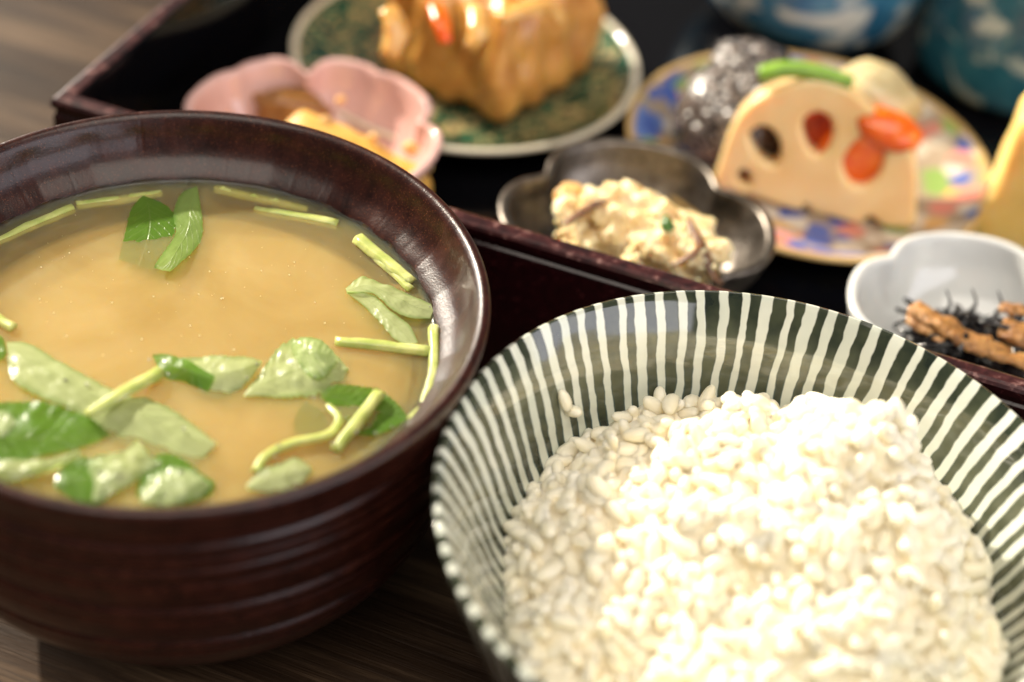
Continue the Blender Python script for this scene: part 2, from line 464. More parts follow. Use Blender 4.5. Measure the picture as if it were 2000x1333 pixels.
# ------------------------------------------------------------------ leaves in the soup
def Q(p): return (p[0] / 1.952, 333 + p[1] / 1.952)
def leaf(label, A, B, Mi=None, za=.4, zm=1.2, zb=.4, mat='leaf_pale', under=False, serr=.06, teeth=16, crumple=.5, cf=.22, seed=0., parent=None, name='mitsuba_leaf'):
    """a leaf lofted between its two edges over its midrib; edges are read off the photograph and laid on the soup at height z above it"""
    if Mi is None:
        n = 5
        a = [np.array(A[0])] ; 
        fa = lambda P, t: np.array([np.interp(t, np.linspace(0, 1, len(P)), [p[k] for p in P]) for k in (0, 1)])
        Mi = [tuple((fa(A, t) + fa(B, t)) / 2) for t in np.linspace(0, 1, n)]
    NU, NV = 72, 25
    sc = lambda z, k=.65: [q * k if q > .8 else q for q in z] if isinstance(z, list) else (z * k if z > .8 else z)
    zm = sc(zm)
    def line(P, z):
        z = np.interp(np.linspace(0, 1, len(P)), np.linspace(0, 1, len(z)), z) if isinstance(z, (list, tuple)) else [z] * len(P)
        W = []
        for p, h in zip(P, z):
            q = at(*Q(p), SZ + h); q[2] = SZ + h; W.append(q)
        W = np.array(spline(W, 14)); s = np.concatenate([[0], np.cumsum(np.linalg.norm(np.diff(W, axis=0), axis=1))]); s /= s[-1]
        return np.array([np.interp(np.linspace(0, 1, NU), s, W[:, k]) for k in range(3)]).T
    LA, LM, LB = line(A, za), line(Mi, zm), line(B, zb)
    V, UV, F = [], [], []
    for i in range(NU):
        u = i / (NU - 1); env = math.sin(math.pi * u) ** .5
        tt = u * teeth + seed + .5 * nz((u * 6, seed, 1), 1.0); tw = ((tt % 1) ** .7 - .5) * serr * env * (1.3 + 1.6 * nz((u * 11, seed, 4), 1.0))
        wd = LB[i] - LA[i]
        a = LA[i] - (LM[i] - LA[i]) * tw; b = LB[i] + (LB[i] - LM[i]) * tw
        for j in range(NV):
            s = j / (NV - 1)
            # V-shaped fold softened at the midrib
            l = abs(2 * s - 1)
            e = a if s < .5 else b
            ll = l + .12 * math.exp(-(l / .12) ** 2) * 0
            p = LM[i] * (1 - ll) + e * ll
            p = p + np.array([0, 0, 1]) * env * (crumple * .75 * fbm((p[0], p[1], seed), cf * .8, seed, 2) + .13 * (.4 + crumple) * max(0, .3 + nz((p[0], p[1], seed), .11) * 1.6) * math.sin(2 * math.pi * (u * teeth * .55 - l * 1.3) + 7 * nz((p[0], p[1], seed), .10)) * min(1, l * 1.5) + .10 * (.3 + crumple) * fbm((p[0], p[1], seed), .55, seed, 2))
            V.append(p); UV.append((u, 2 * s - 1))
    for i in range(NU - 1):
        for j in range(NV - 1):
            q = (i * NV + j, i * NV + j + 1, (i + 1) * NV + j + 1, (i + 1) * NV + j)
            F.append(q)
    V = np.array(V)
    # upper face up
    n0 = np.cross(V[F[len(F) // 2][1]] - V[F[len(F) // 2][0]], V[F[len(F) // 2][2]] - V[F[len(F) // 2][0]])
    if (n0[2] > 0) == under: F = [f[::-1] for f in F]
    c = np.mean(V, axis=0) if parent is None else np.array(parent.location) / MM
    o = mesh_obj(name, V - c, F, MAT[mat], parent, True, UV)
    if parent is None:
        o.location = Vector(c) * MM
        tag(o, label, 'leaf', 'mitsuba leaves floating in the soup')
    return o

def stem(label, pts, r=1.1, dz=.35, mat='stem', flat=.8, group='cut mitsuba stems in the soup', seed=0):
    P = []
    for i, p in enumerate(pts):
        h = p[2] if len(p) > 2 else dz
        q = at(p[0], p[1], SZ + h); P.append(q)
    sp = spline(P, 6)
    V, F = tube_geo(sp, [r * (.78 if seed % 2 else 1.1), r, r * 1.04, r * (1.12 if seed % 2 else .84)], 24, flat, ridge=.055)
    c = np.mean(V, axis=0)
    V = [v + np.array([nz(v, .35, seed), nz(v, .35, seed + 9), nz(v, .3, seed + 4)]) * .22 for v in V]
    o = mesh_obj('mitsuba_stalk', np.array(V) - c, F, MAT[mat]); o.location = Vector(c) * MM
    return tag(o, label, 'stem', group)

leaf('half sunken green leaf lobe left of the upright lobe at the back',
     [(545, 95), (500, 150), (478, 240), (452, 340)], [(552, 97), (640, 140), (668, 215), (600, 385)], None, [.2, .16, .12, -.3], [.2, .16, .14, -.4], [.2, .16, .12, -.4], 'leaf_green', crumple=.08, seed=1, teeth=12)
l = leaf('upright green leaf lobe with a bright wet crease, at the back of the soup',
     [(748, 62), (690, 90), (662, 170), (668, 245), (600, 345), (588, 372)], [(752, 62), (766, 150), (772, 240), (740, 305), (690, 350), (648, 386)], [(750, 62), (728, 130), (722, 210), (690, 280), (650, 345), (615, 380)],
     [.3, .3, .3, .6, 1.6, 1.0], [.4, .5, .7, 1.4, 2.6, 1.8], [.3, .3, .3, .4, 1.2, 1.3], 'leaf_green', under=True, crumple=.5, seed=2.2, teeth=14)
l = leaf('pale blunt folded leaf by the right wall, flaps spread like a beak',
     [(1317, 450), (1385, 408), (1500, 450), (1600, 490), (1655, 515)], [(1324, 468), (1420, 470), (1500, 532), (1570, 565), (1640, 565)], [(1320, 458), (1400, 440), (1500, 482), (1590, 520), (1650, 540)],
     [.8, 1.2, 1.4, 1.2, .8], [1.6, 2.8, 2.8, 2.4, 1.4], [1.0, 1.6, 1.4, 1.0, .8], 'leaf_pale', under=True, serr=0.027, crumple=.7, seed=3)
leaf('', [(1322, 462), (1420, 474), (1490, 540), (1560, 590), (1594, 658)], [(1323, 470), (1380, 512), (1440, 572), (1500, 640), (1545, 664)], None,
     [1.2, 1.2, .9, .7, .5], [1.2, 1.0, .8, .8, .5], [.8, .3, .1, .2, .2], 'leaf_pale', under=True, serr=0.027, crumple=.4, seed=4, parent=l, name='lower_flap')
l = leaf('pleated leaf amid the soup with dark green left end and pale right end',
     [(690, 716), (800, 708), (870, 712), (930, 712), (998, 728)], [(760, 850), (830, 870), (880, 850), (950, 800), (1000, 735)], [(720, 770), (810, 775), (880, 770), (940, 755), (999, 731)],
     [1.2, 1.4, 1.8, 1.6, 1.2], [1.6, 2.2, 2.6, 2.6, 1.4], [-.5, -.5, .1, .6, .9], 'leaf_pale', under=True, serr=0.095, crumple=0.78, cf=.3, seed=5)
leaf('', [(582, 703), (640, 702), (730, 735), (820, 785)], [(584, 716), (632, 792), (700, 806), (790, 850)], [(583, 708), (650, 742), (720, 765), (815, 800)],
     [1.0, 1.5, 1.9, 1.9], [1.2, 2.2, 2.6, 2.4], [.9, .3, .1, -.2], 'leaf_green', serr=0.108, crumple=.6, seed=5.5, parent=l, name='green_fold')
l = leaf('pale crumpled leaf with a bright raised curl, right of the middle of the soup',
     [(930, 856), (1000, 765), (1062, 680), (1150, 640), (1260, 690), (1328, 755)], [(932, 862), (1020, 864), (1110, 866), (1220, 850), (1310, 815), (1330, 762)], [(931, 860), (1030, 800), (1110, 765), (1190, 740), (1270, 760), (1329, 758)],
     [.3, .5, .6, 1.0, .6, .3], [.4, 1.2, 1.8, 2.0, 1.2, .4], [.2, .1, .2, .2, -.3, -.3], 'leaf_pale', under=True, serr=0.095, crumple=0.78, cf=.3, seed=6)
leaf('', [(1118, 700), (1112, 662), (1150, 640), (1215, 642), (1272, 690)], [(1130, 720), (1160, 760), (1200, 790), (1240, 780), (1282, 730)], [(1122, 710), (1140, 690), (1185, 695), (1230, 700), (1278, 712)],
     [1.8, 2.4, 3.0, 2.8, 1.8], [2.2, 3.8, 4.6, 4.2, 2.4], [1.4, 1.6, 1.8, 1.6, 1.4], 'leaf_pale', under=True, serr=0.068, crumple=0.96, cf=.34, seed=6.6, parent=l, name='raised_curl')
leaf('longest leaf, pale and folded lengthwise, lying under a crossing stem',
     [(24, 655), (110, 662), (220, 725), (330, 785), (450, 848), (590, 880), (720, 955), (826, 1043)], [(28, 690), (48, 800), (150, 862), (300, 925), (400, 1015), (560, 1068), (730, 1118), (824, 1050)],
     [(26, 670), (95, 712), (205, 775), (320, 835), (430, 890), (570, 940), (690, 1005), (825, 1047)],
     [.4, .7, .9, 1.0, .9, .9, .9, .4], [.8, 2.0, 2.2, 2.2, 2.0, 2.2, 1.8, .6], [.4, .5, .6, .3, -.4, -.5, -.3, .4], 'leaf_pale', under=True, serr=0.041, teeth=24, crumple=0.69, cf=.28, seed=7)
leaf('broad flat bright green leaf with a yellow midrib at the left edge of the picture',
     [(-60, 900), (60, 880), (180, 888), (330, 940), (415, 1003)], [(-60, 1115), (60, 1108), (180, 1085), (320, 1052), (416, 1010)], [(-60, 1010), (100, 1020), (250, 1022), (415, 1006)],
     .5, [.9, .8, .6, .2], .3, 'leaf_green', serr=0.054, crumple=.6, seed=8)
leaf('curled glossy leaf at the near left rim, reaching in from the left edge',
     [(-40, 1115), (60, 1102), (180, 1098), (305, 1068)], [(-40, 1160), (30, 1190), (150, 1158), (308, 1090)], None, [1.2, 1.4, 1.6, 1.2], [2.0, 2.6, 2.8, 1.4], [.5, .4, .6, .8], 'leaf_pale', under=True, serr=0.162, crumple=0.90, cf=.34, seed=9)
leaf('scrap of shiny leaf touching the left edge above the broad green leaf',
     [(-50, 905), (20, 915), (58, 950)], [(-50, 1015), (20, 1015), (60, 965)], None, 1.0, [1.6, 2.0, 1.2], .9, 'leaf_pale', under=True, serr=0.135, crumple=0.78, cf=.34, seed=9.7)
leaf('white shining leaf curl along the near rim, slanting up to the right',
     [(350, 1250), (356, 1190), (330, 1110), (400, 1085), (470, 1070), (522, 1030)], [(365, 1262), (430, 1235), (540, 1172), (620, 1112), (570, 1085), (528, 1034)], [(358, 1256), (400, 1192), (440, 1150), (490, 1112), (508, 1080), (525, 1032)],
     [.8, 1.4, 1.5, 1.8, 2.0, 1.6], [1.2, 2.6, 3.2, 3.2, 2.8, 1.8], [.5, .6, .7, .9, 1.2, 1.4], 'leaf_pale', under=True, serr=0.121, crumple=1.02, cf=.34, seed=10)
leaf('white shining crumpled leaf along the near rim, lying flat, right one of two',
     [(536, 1262), (545, 1200), (600, 1150), (680, 1130), (745, 1150), (802, 1196)], [(545, 1275), (620, 1280), (700, 1266), (770, 1242), (804, 1202)], None,
     [.8, 1.0, 1.2, 1.2, 1.0, .7], [1.0, 2.2, 2.6, 2.2, 1.0], [.5, .5, .6, .5, .5], 'leaf_pale', under=True, serr=0.108, crumple=1.02, cf=.36, seed=11)
leaf('dark green leaf tucked under the left white shining curl at the near rim',
     [(205, 1190), (250, 1120), (330, 1095), (430, 1140)], [(215, 1215), (300, 1262), (380, 1270), (450, 1200)], None, .3, .7, .2, 'leaf_green', serr=0.068, crumple=.5, seed=12)
leaf('dark green leaf under the right white shining leaf at the near rim',
     [(540, 1120), (620, 1085), (680, 1095), (760, 1150), (815, 1185)], [(520, 1240), (620, 1270), (720, 1268), (800, 1240), (822, 1200)], None, .3, .6, .2, 'leaf_green', serr=0.068, crumple=.5, seed=12.5)
leaf('dark green toothed leaf with a stem across, by the right rim',
     [(1222, 856), (1280, 820), (1420, 830), (1470, 850), (1522, 895), (1557, 945)], [(1225, 868), (1290, 922), (1340, 990), (1420, 1010), (1502, 978), (1557, 950)], [(1223, 862), (1300, 872), (1390, 915), (1470, 925), (1557, 947)],
     [.4, .9, .9, 1.0, .9, .5], [.3, .2, -.2, .1, .4], [.2, -.2, .0, .4, .5, .5], 'leaf_green', serr=0.095, teeth=22, crumple=.4, seed=13)
leaf('faint sunken leaf under the soup inside the hook of the curved stem',
     [(1118, 985), (1130, 930), (1165, 888), (1215, 905)], [(1125, 998), (1190, 1005), (1250, 975), (1240, 930)], None, -.15, -.05, -.3, 'leaf_green', crumple=.1, seed=14)
leaf('pale soft leaf by the near rim below the curved stem',
     [(940, 1200), (1000, 1142), (1070, 1115), (1130, 1095), (1182, 1128)], [(945, 1218), (1040, 1225), (1120, 1212), (1192, 1152)], None, [.4, .8, 1.0, 1.2, .6], [.6, 1.4, 1.8, .9], .2, 'leaf_pale', under=True, serr=0.081, crumple=.9, seed=15)
leaf('small green leaf tip poking in at the left edge beside the stem end',
     [(-40, 630), (8, 636), (24, 692)], [(-40, 725), (8, 720), (22, 702)], None, .5, .9, .4, 'leaf_green', crumple=.4, seed=16)

stem('short thick stem lying across the longest leaf', [(170, 812, 1.8), (240, 768, 2.6), (312, 728, 1.0)], 1.25, seed=1)
stem('yellow green stem along the back wall, upper of two', [(420, 370), (510, 390), (600, 410)], 1.0, -.75, seed=2)
stem('yellow green stem along the back wall, lower of two', [(497, 410), (580, 424), (660, 440)], 1.15, -.55, seed=3)
stem('pale ribbed double stem by the right back wall', [(700, 468), (760, 516), (804, 552)], 1.5, .4, seed=4, flat=.7)
stem('thin stem end beside the ribbed double stem', [(716, 490), (765, 532), (802, 566)], .8, .2, seed=4.5)
stem('straight stem reaching the right wall below the folded leaf', [(655, 667), (745, 676), (840, 688)], 1.2, .3, seed=5)
stem('stem pressed upright against the bright right wall', [(846, 640, .9), (848, 720, .9), (826, 800, .7)], 1.0, .8, seed=6)
stem('curved hook-shaped green stem near the near rim', [(640, 792, -.4), (662, 818, .6), (640, 850, .9), (570, 866, .9), (520, 892, .7), (500, 922, .4)], .85, .6, seed=7)
stem('pale stem crossing the dark green toothed leaf', [(740, 770, 1.4), (700, 822, 1.2), (655, 880, .3)], 1.15, seed=8)
stem('long stem along the back left wall', [(-10, 476), (65, 440), (142, 408)], 1.1, -.5, seed=9)
stem('straight stem along the back wall left of the upright leaf', [(150, 402), (230, 392), (316, 378)], 1.05, -.7, seed=10)
stem('stem end jutting in from the left edge', [(-30, 606), (0, 626), (26, 642)], 1.0, .5, seed=11)
stem('short stem against the right wall near the near rim', [(846, 768, .8), (828, 796, .8), (800, 820, .6)], .9, seed=12)

t = NT('water_drop'); MAT['drop'] = t.end(t.bsdf((.9, .9, .85), .06, None, spec=.8, trans=.85, ior=1.33))
parts = []
for (u, v) in ((568, 722), (620, 768), (640, 775), (180, 888), (262, 908), (12, 1005), (120, 1160), (1197, 866), (1065, 1048), (1052, 1090), (1270, 1042), (1360, 998), (1432, 1003), (1495, 978), (1640, 520), (1200, 790), (30, 715), (740, 1145), (690, 1150), (385, 1155), (600, 1120), (455, 1165), (1180, 668), (980, 740), (940, 790), (700, 985), (430, 872), (250, 800), (330, 815)):
    r = random.uniform(.22, .42); q = at(*Q((u, v)), SZ + 1.6)
    parts.append(blob_geo((q[0] - SC[0], q[1] - SC[1], SZ + 1.6), (r, r, r * .8), sub=2, amp=0))
o = mesh_obj('water_drops', *join_geo(parts), MAT['drop'], sp_); o['kind'] = 'stuff'

# ------------------------------------------------------------------ rice bowl
RC = (47.49, -29.84); RZ = 56.5
rb = tag(empty('rice_bowl', (*RC, 0)), 'white ceramic bowl painted with dark green radiating stripes, holding rice', 'bowl')
inn = spline([(57.0, RZ + .6), (56.0, RZ - .7), (54.6, 53.5), (51.6, 48), (48.6, 41), (45.0, 33), (38.5, 23), (27, 13), (12, 9), (2, 8.6)], 8)
out = spline([(57.0, RZ + .6), (57.7, RZ + .2), (57.9, RZ - .8), (56.4, 50), (53.8, 42), (49.4, 30), (42.5, 18), (33, 7), (26, 1)], 8)
prof = [tuple(p) for p in inn][::-1] + [tuple(p) for p in out][1:] + [(25.2, .5), (20, 0), (8, 0)]
o = lathe_obj('bowl_body', prof, MAT['rice_bowl'], rb, 288, uv=True)
a0 = np.cumsum(np.hypot(*np.diff(np.array(inn), axis=0).T))[-1]      # distance along the wall is counted from the rim
ul = o.data.uv_layers[0]; uvd = np.empty(len(o.data.loops) * 2); ul.data.foreach_get('uv', uvd)
uvd[1::2] = np.abs(uvd[1::2] - a0); ul.data.foreach_set('uv', uvd)
lathe_obj('foot_ring', [(25.2, 1), (25.4, -6.8), (24.4, -7.9), (22.9, -7.8), (22, -3), (22, 1)], MAT['rice_bowl'], rb, 96)

# ------------------------------------------------------------------ rice
rng = random.Random(3)
def mound(x, y):
    k_ = max(0, 1 - math.hypot(x, y) / 50); r = math.hypot(x - 18 * k_, y - 9 * k_) / 48.5
    base = 32.0 + 18.5 * max(0, 1 - min(r, 1.0) ** 2.2)
    base += 11.5 * math.exp(-((x - 20) ** 2 + (y - 21) ** 2) / (2 * 13. ** 2))
    base += 3.0 * (.35 - abs(nz((x, y, 2), .075, 4))) * 2 + 2.8 * nz((x, y, 0), .065, 21) + 4.0 * nz((x, y, 5), .085, 7) + 1.4 * nz((x, y, 9), .2, 3)
    return base
def grain_variant(k):
    V, F = [], []
    n, m = 10, 8
    b = [.35, -.3, .15, -.15, .45, 0][k]
    V.append((-1, 0, 0))
    for i in range(1, m):
        u = -math.cos(math.pi * i / m); r = math.sqrt(max(0, 1 - abs(u) ** 2.5)) * (1 - .10 * u)
        for j in range(n):
            th = 2 * math.pi * j / n
            V.append((u, r * math.cos(th) + b * (u * u - .4) * .5, r * math.sin(th)))
    V.append((1, 0, 0))
    for j in range(n): F.append((0, 1 + (j + 1) % n, 1 + j))
    for i in range(m - 2):
        for j in range(n):
            a = 1 + i * n
            F.append((a + j, a + (j + 1) % n, a + n + (j + 1) % n, a + n + j))
    L = len(V) - 1; a = 1 + (m - 2) * n
    for j in range(n): F.append((a + j, a + (j + 1) % n, L))
    return np.array(V) * np.array((2.85, 1.5, 1.3)), F
GV = [grain_variant(k) for k in range(6)]
rice = tag(empty('cooked_rice', (*RC, 36)), 'heap of glossy white cooked rice mounded in the striped bowl', 'rice')
# core of the heap
N1, N2 = 26, 90
V, F = [(0, 0, mound(0, 0) - 1.2 - 36)], []
for i in range(1, N1 + 1):
    for k in range(N2):
        th = 2 * math.pi * k / N2; r = 47.0 * i / N1
        V.append((r * math.cos(th), r * math.sin(th), mound(r * math.cos(th), r * math.sin(th)) - 1.2 - 36))
for k in range(N2): F.append((0, 1 + k, 1 + (k + 1) % N2))
for i in range(N1 - 1):
    for k in range(N2):
        a = 1 + i * N2
        F.append((a + k, a + N2 + k, a + N2 + (k + 1) % N2, a + (k + 1) % N2))
b0 = len(V)
for (r, z) in ((40, -12), (28, -19)):
    for k in range(N2):
        th = 2 * math.pi * k / N2; V.append((r * math.cos(th), r * math.sin(th), z))
for a, b in ((1 + (N1 - 1) * N2, b0), (b0, b0 + N2)):
    for k in range(N2): F.append((a + k, b + k, b + (k + 1) % N2, a + (k + 1) % N2))
F.append(tuple(b0 + N2 + k for k in range(N2))[::-1])
core_geo = (np.array(V), F)
def remesh(o, size, smooth=2):
    m = o.modifiers.new('merge', 'REMESH'); m.mode = 'VOXEL'; m.voxel_size = size * MM; m.use_smooth_shade = True
    if smooth:
        m = o.modifiers.new('soften', 'SMOOTH'); m.iterations = smooth; m.factor = .5
    return o

def wall_r(z): return np.interp(z, [p[1] for p in inn][::-1], [p[0] for p in inn][::-1])
grains = []
grid = {}
def try_grain(x, y, dz, mind):
    z = mound(x, y)
    key = (int(x // 3), int(y // 3))
    for a in (-1, 0, 1):
        for b in (-1, 0, 1):
            for q in grid.get((key[0] + a, key[1] + b), []):
                if abs(q[2] - dz) < 1.0 and math.hypot(q[0] - x, q[1] - y) < mind: return
    grid.setdefault(key, []).append((x, y, dz))
    e = .6
    nrm = np.array([-(mound(x + e, y) - mound(x - e, y)) / (2 * e), -(mound(x, y + e) - mound(x, y - e)) / (2 * e), 1.]); nrm /= np.linalg.norm(nrm)
    ang = rng.uniform(0, 2 * math.pi)
    a = np.array([math.cos(ang), math.sin(ang), 0]); a -= nrm * (a @ nrm); a /= np.linalg.norm(a)
    tl = rng.gauss(0, .7); ax = a * math.cos(tl) + nrm * math.sin(tl)
    b = np.cross(nrm, ax); b /= np.linalg.norm(b); c = np.cross(ax, b)
    sc = rng.uniform(.74, 1.12)
    M3 = np.stack([ax * sc * rng.uniform(.9, 1.12), b * sc * rng.uniform(.9, 1.1), c * sc], 1)
    p = np.array([x, y, z + dz]); 
    rr = math.hypot(x, y); lim = wall_r(p[2]) - 1.6
    if rr > lim: p[:2] *= lim / rr
    grains.append((p, M3, rng.randrange(6), dz))
for layer, (dz, mind, tries) in enumerate(((-1.6, 2.5, 6000), (-.4, 2.65, 7500), (.7, 3.9, 1500))):
    for _ in range(tries):
        r = 48 * math.sqrt(rng.random()); th = rng.uniform(0, 2 * math.pi)
        try_grain(r * math.cos(th), r * math.sin(th), dz + rng.uniform(-.35, .35), mind)
camp = CAM - np.array([*RC, 0])
def showing(g):
    p, M3, k, dz = g
    q = p + np.array([*RC, 0]) - CAM; d = q @ fw
    x = 1000 + F_PX * (q @ rt) / d; y = 666.5 - F_PX * (q @ up) / d
    inside = -10 < x < 2000 and y < 1330
    e = .6
    nrm = np.array([-(mound(p[0] + e, p[1]) - mound(p[0] - e, p[1])) / (2 * e), -(mound(p[0], p[1] + e) - mound(p[0], p[1] - e)) / (2 * e), 1.])
    facing = nrm @ (-q) / np.linalg.norm(q) / np.linalg.norm(nrm)
    return (1 if inside and facing > .25 else 0) * (1 if dz > -.9 else 0) * abs(np.linalg.norm(M3[:, 0])) * abs(np.linalg.norm(M3[:, 1])) * (290 / d) ** 1.0 * (1.15 if dz > .5 else 1)
grains.sort(key=showing, reverse=True)
gm = []
for k in range(6):
    me = bpy.data.meshes.new('rice_grain'); me.from_pydata((GV[k][0] * MM).tolist(), [], GV[k][1]); me.shade_smooth(); me.materials.append(MAT['rice']); gm.append(me)
for p, M3, k, dz in grains[:300]:
    o = bpy.data.objects.new('rice_grain', gm[k]); COL.objects.link(o); o.parent = rice
    m4 = Matrix([list(M3[i]) + [0] for i in range(3)] + [[0, 0, 0, 1]])
    m4.translation = Vector((p[0], p[1], p[2] - 36)) * MM
    o.matrix_local = m4
o = mesh_obj('rice_mass', *join_geo([core_geo] + [((GV[k][0] @ M3.T) + p - np.array([0, 0, 36]), GV[k][1]) for p, M3, k, dz in grains[300:]]), MAT['rice'], rice)
flip_ok(o); remesh(o, .36, 2)
o['kind'] = 'stuff'
print('grains', len(grains))
for lab, px, py in (('single rice grain stuck on the bowl wall, upper of two', 1103, 782), ('single rice grain stuck on the bowl wall, lower of two', 1116, 803)):
    # on the inner wall: march down the ray until it meets the wall
    for z in np.linspace(56, 30, 400):
        q = at(px, py, z); rr = math.hypot(q[0] - RC[0], q[1] - RC[1])
        if rr > wall_r(z) - .9: break
    me = gm[0]; o = bpy.data.objects.new('stray_rice_grain', me); COL.objects.link(o)
    o.location = Vector(q) * MM; o.rotation_euler = (.4, R(-60 if 'upper' in lab else 20), R(150)); o.scale = (.85, .95, .9)
    tag(o, lab, 'rice grain', 'rice grains stuck on the bowl wall')

# ------------------------------------------------------------------ lacquer box
BO = np.array([-109.7, 89.0]); ex = np.array([math.cos(BOX_ANG), math.sin(BOX_ANG)]); ey = np.array([-ex[1], ex[0]])
BW, BD, BH, TH, FL = 430., 330., 42., 4.6, 5.
box = empty('lacquer_box', (*BO, 0)); box.rotation_euler = (0, 0, BOX_ANG)
tag(box, 'shallow square lacquer box, red brown outside and black inside, holding small dishes', 'box')
def wall_bar(name, x0, y0, x1, y1, outward):
    """wall profile swept from (x0,y0) to (x1,y1) along the inner edge; outward = unit vector to the outside"""
    ow = np.array(outward, float)
    prof = [(0, -7.0), (0, BH - .9), (.35, BH - .25), (1.0, BH), (TH - 1.2, BH), (TH - .4, BH - .3), (TH, BH - 1.0), (TH, BH - 2.6), (TH - .7, BH - 3.1), (TH - .7, BH - 4.3), (TH - .2, BH - 4.8), (TH - .2, -7.0), (TH - .6, -7.8), (.4, -7.8)]
    n = len(prof); d = np.array([x1 - x0, y1 - y0]); d = d / np.linalg.norm(d)
    V, F = [], []
    SEG = 60
    for e in range(SEG + 1):
        f = e / SEG
        p = np.array([x0, y0]) * (1 - f) + np.array([x1, y1]) * f
        ext = (-1 if e == 0 else 1 if e == SEG else 0)
        for (o_, z) in prof:
            q = p + ow * o_ + d * ext * o_
            V.append((q[0], q[1], z))
    for e in range(SEG):
        for k in range(n):
            k2 = (k + 1) % n; F.append((e * n + k, e * n + k2, (e + 1) * n + k2, (e + 1) * n + k))
    F.append(tuple(range(n))); F.append(tuple(SEG * n + k for k in range(n))[::-1])
    o = mesh_obj(name, V, F, MAT['redlac'], box, smooth=False)
    o.data.materials.append(MAT['black']); o.data.materials.append(MAT['worn_glint'])
    for i, pl in enumerate(o.data.polygons):
        if i < SEG * n: pl.material_index = 1 if i % n in (0, 1) else 2 if i % n in (2, 3, 4, 5) else 0
    flip_ok(o)
    return o
wall_bar('wall', 0, 0, BW, 0, (0, -1)); wall_bar('wall', 0, BD, 0, 0, (-1, 0)); wall_bar('wall', BW, BD, 0, BD, (0, 1)); wall_bar('wall', BW, 0, BW, BD, (1, 0))
V = [(-.0, -.0, 1.2), (BW, 0, 1.2), (BW, BD, 1.2), (0, BD, 1.2), (0, 0, FL), (BW, 0, FL), (BW, BD, FL), (0, BD, FL)]
mesh_obj('base', V, [(3, 2, 1, 0), (4, 5, 6, 7), (0, 1, 5, 4), (1, 2, 6, 5), (2, 3, 7, 6), (3, 0, 4, 7)], MAT['black'], box, smooth=False)

# ------------------------------------------------------------------ small dishes
def lobed_bowl(name, c, R0, H, label, mat, lobes, th=2.2, lip=None, base=.55, n=240, foot=True):
    """lobes: list of (angle deg, depth, width deg) dents in the outline"""
    b = tag(empty(name, (c[0], c[1], FL)), label, 'bowl')
    def dent(t, s):
        f = 0
        for a, dp, wd in lobes:
            d = (math.degrees(t) - a + 180) % 360 - 180
            f += dp * math.exp(-abs(d / wd) ** 1.5)
        return 1 - f * s
    outp = spline([(R0 * base, 3), (R0 * base * 1.18, 3.6), (R0 * .80, H * .33), (R0 * .93, H * .66), (R0, H - .8)], 7)
    rim = [(R0 + .05, H - .2), (R0 - .4, H + .15), (R0 - th * .5, H + .3), (R0 - th + .4, H + .1), (R0 - th, H - .6)]
    inp = spline([(R0 - th - .2, H - 1.4), (R0 * .93 - th, H * .66), (R0 * .78 - th, H * .36), (R0 * .5, 6), (R0 * .12, 5.2)], 7)
    P = [tuple(p) for p in outp] + rim + [tuple(p) for p in inp]
    def rf(t, i, r, z):
        s = max(0, min(1, (z - 3) / (H - 3))) ** .8
        zz = z
        k = dent(t, 1)
        zz = z - (1 - k) * s * H * .14
        return r * dent(t, s), zz
    V, F, UV = ring_surface(P, n, rf)
    o = mesh_obj('bowl_body', V, F, mat, b); flip_ok(o)
    if foot: lathe_obj('foot_ring', [(R0 * base * .8, 3.6), (R0 * base * .95, 3.5), (R0 * base * .95, .3), (R0 * base * .9, .1), (R0 * base * .8, .1)], mat, b, 64)
    return b
PK = at(617, 262, 27); 
pinkb = lobed_bowl('petal_bowl', (-57.5, 110.5), 33.5, 23, 'pink glazed bowl shaped like a cherry blossom, behind the wooden bowl', MAT['pink'],
                   [(103, .24, 7), (140, .035, 5), (66, .045, 5), (17, .14, 7), (-45, .05, 5), (-85, .16, 8), (-125, .06, 6), (-167, .16, 8)], 2.4)
silv = lobed_bowl('clover_bowl', (26.5, 91.5), 34.5, 21, 'pewter grey metallic bowl with rounded lobes, right behind the box front', MAT['pewter'],
                  [(41, .19, 15), (149, .19, 15), (221, .17, 15), (318, .17, 15), (270, .05, 30)], 2.6)
whib = lobed_bowl('blossom_bowl', (110.5, 66), 34.5, 23, 'plain white porcelain bowl with a scalloped rim, at the right edge', MAT['white'],
                  [(137, .10, 10), (58, .14, 11), (-15, .16, 11), (-88, .16, 11), (-158, .16, 11)], 2.4)

def plate(name, c, R0, H, label, mat, rimmat):
    b = tag(empty(name, (c[0], c[1], FL)), label, 'plate')
    lathe_obj('plate_body', [tuple(p) for p in spline([(R0 * .5, 1.6), (R0 * .75, 3), (R0 * .95, H - 1.8), (R0 - .2, H - .6)], 6)] +
              [(R0 - 1.2, H - .1), (R0 - 2.0, H - .4)] + [tuple(p) for p in spline([(R0 - 3.5, H - 1.2), (R0 * .8, H * .55), (R0 * .62, 4.0), (R0 * .3, 3.4), (2, 3.3)], 6)], mat, b, 128)
    lathe_obj('plate_rim', [(R0 * .97, H - 2.2), (R0 + .2, H - .9), (R0 + .35, H - .1), (R0 - .1, H + .35), (R0 - 1.0, H + .35), (R0 - 1.8, H - .1), (R0 - 1.9, H - .6)], rimmat, b, 128)
    lathe_obj('foot_ring', [(R0 * .40, 2.4), (R0 * .48, 2.2), (R0 * .48, .2), (R0 * .42, .1), (R0 * .40, .3)], rimmat, b, 64)
    return b
GC = (-24, 176); plate('patterned_plate', GC, 50.5, 10.5, 'round dark green plate with gold leaf scrollwork and a cream rim', MAT['green'], MAT['cream'])
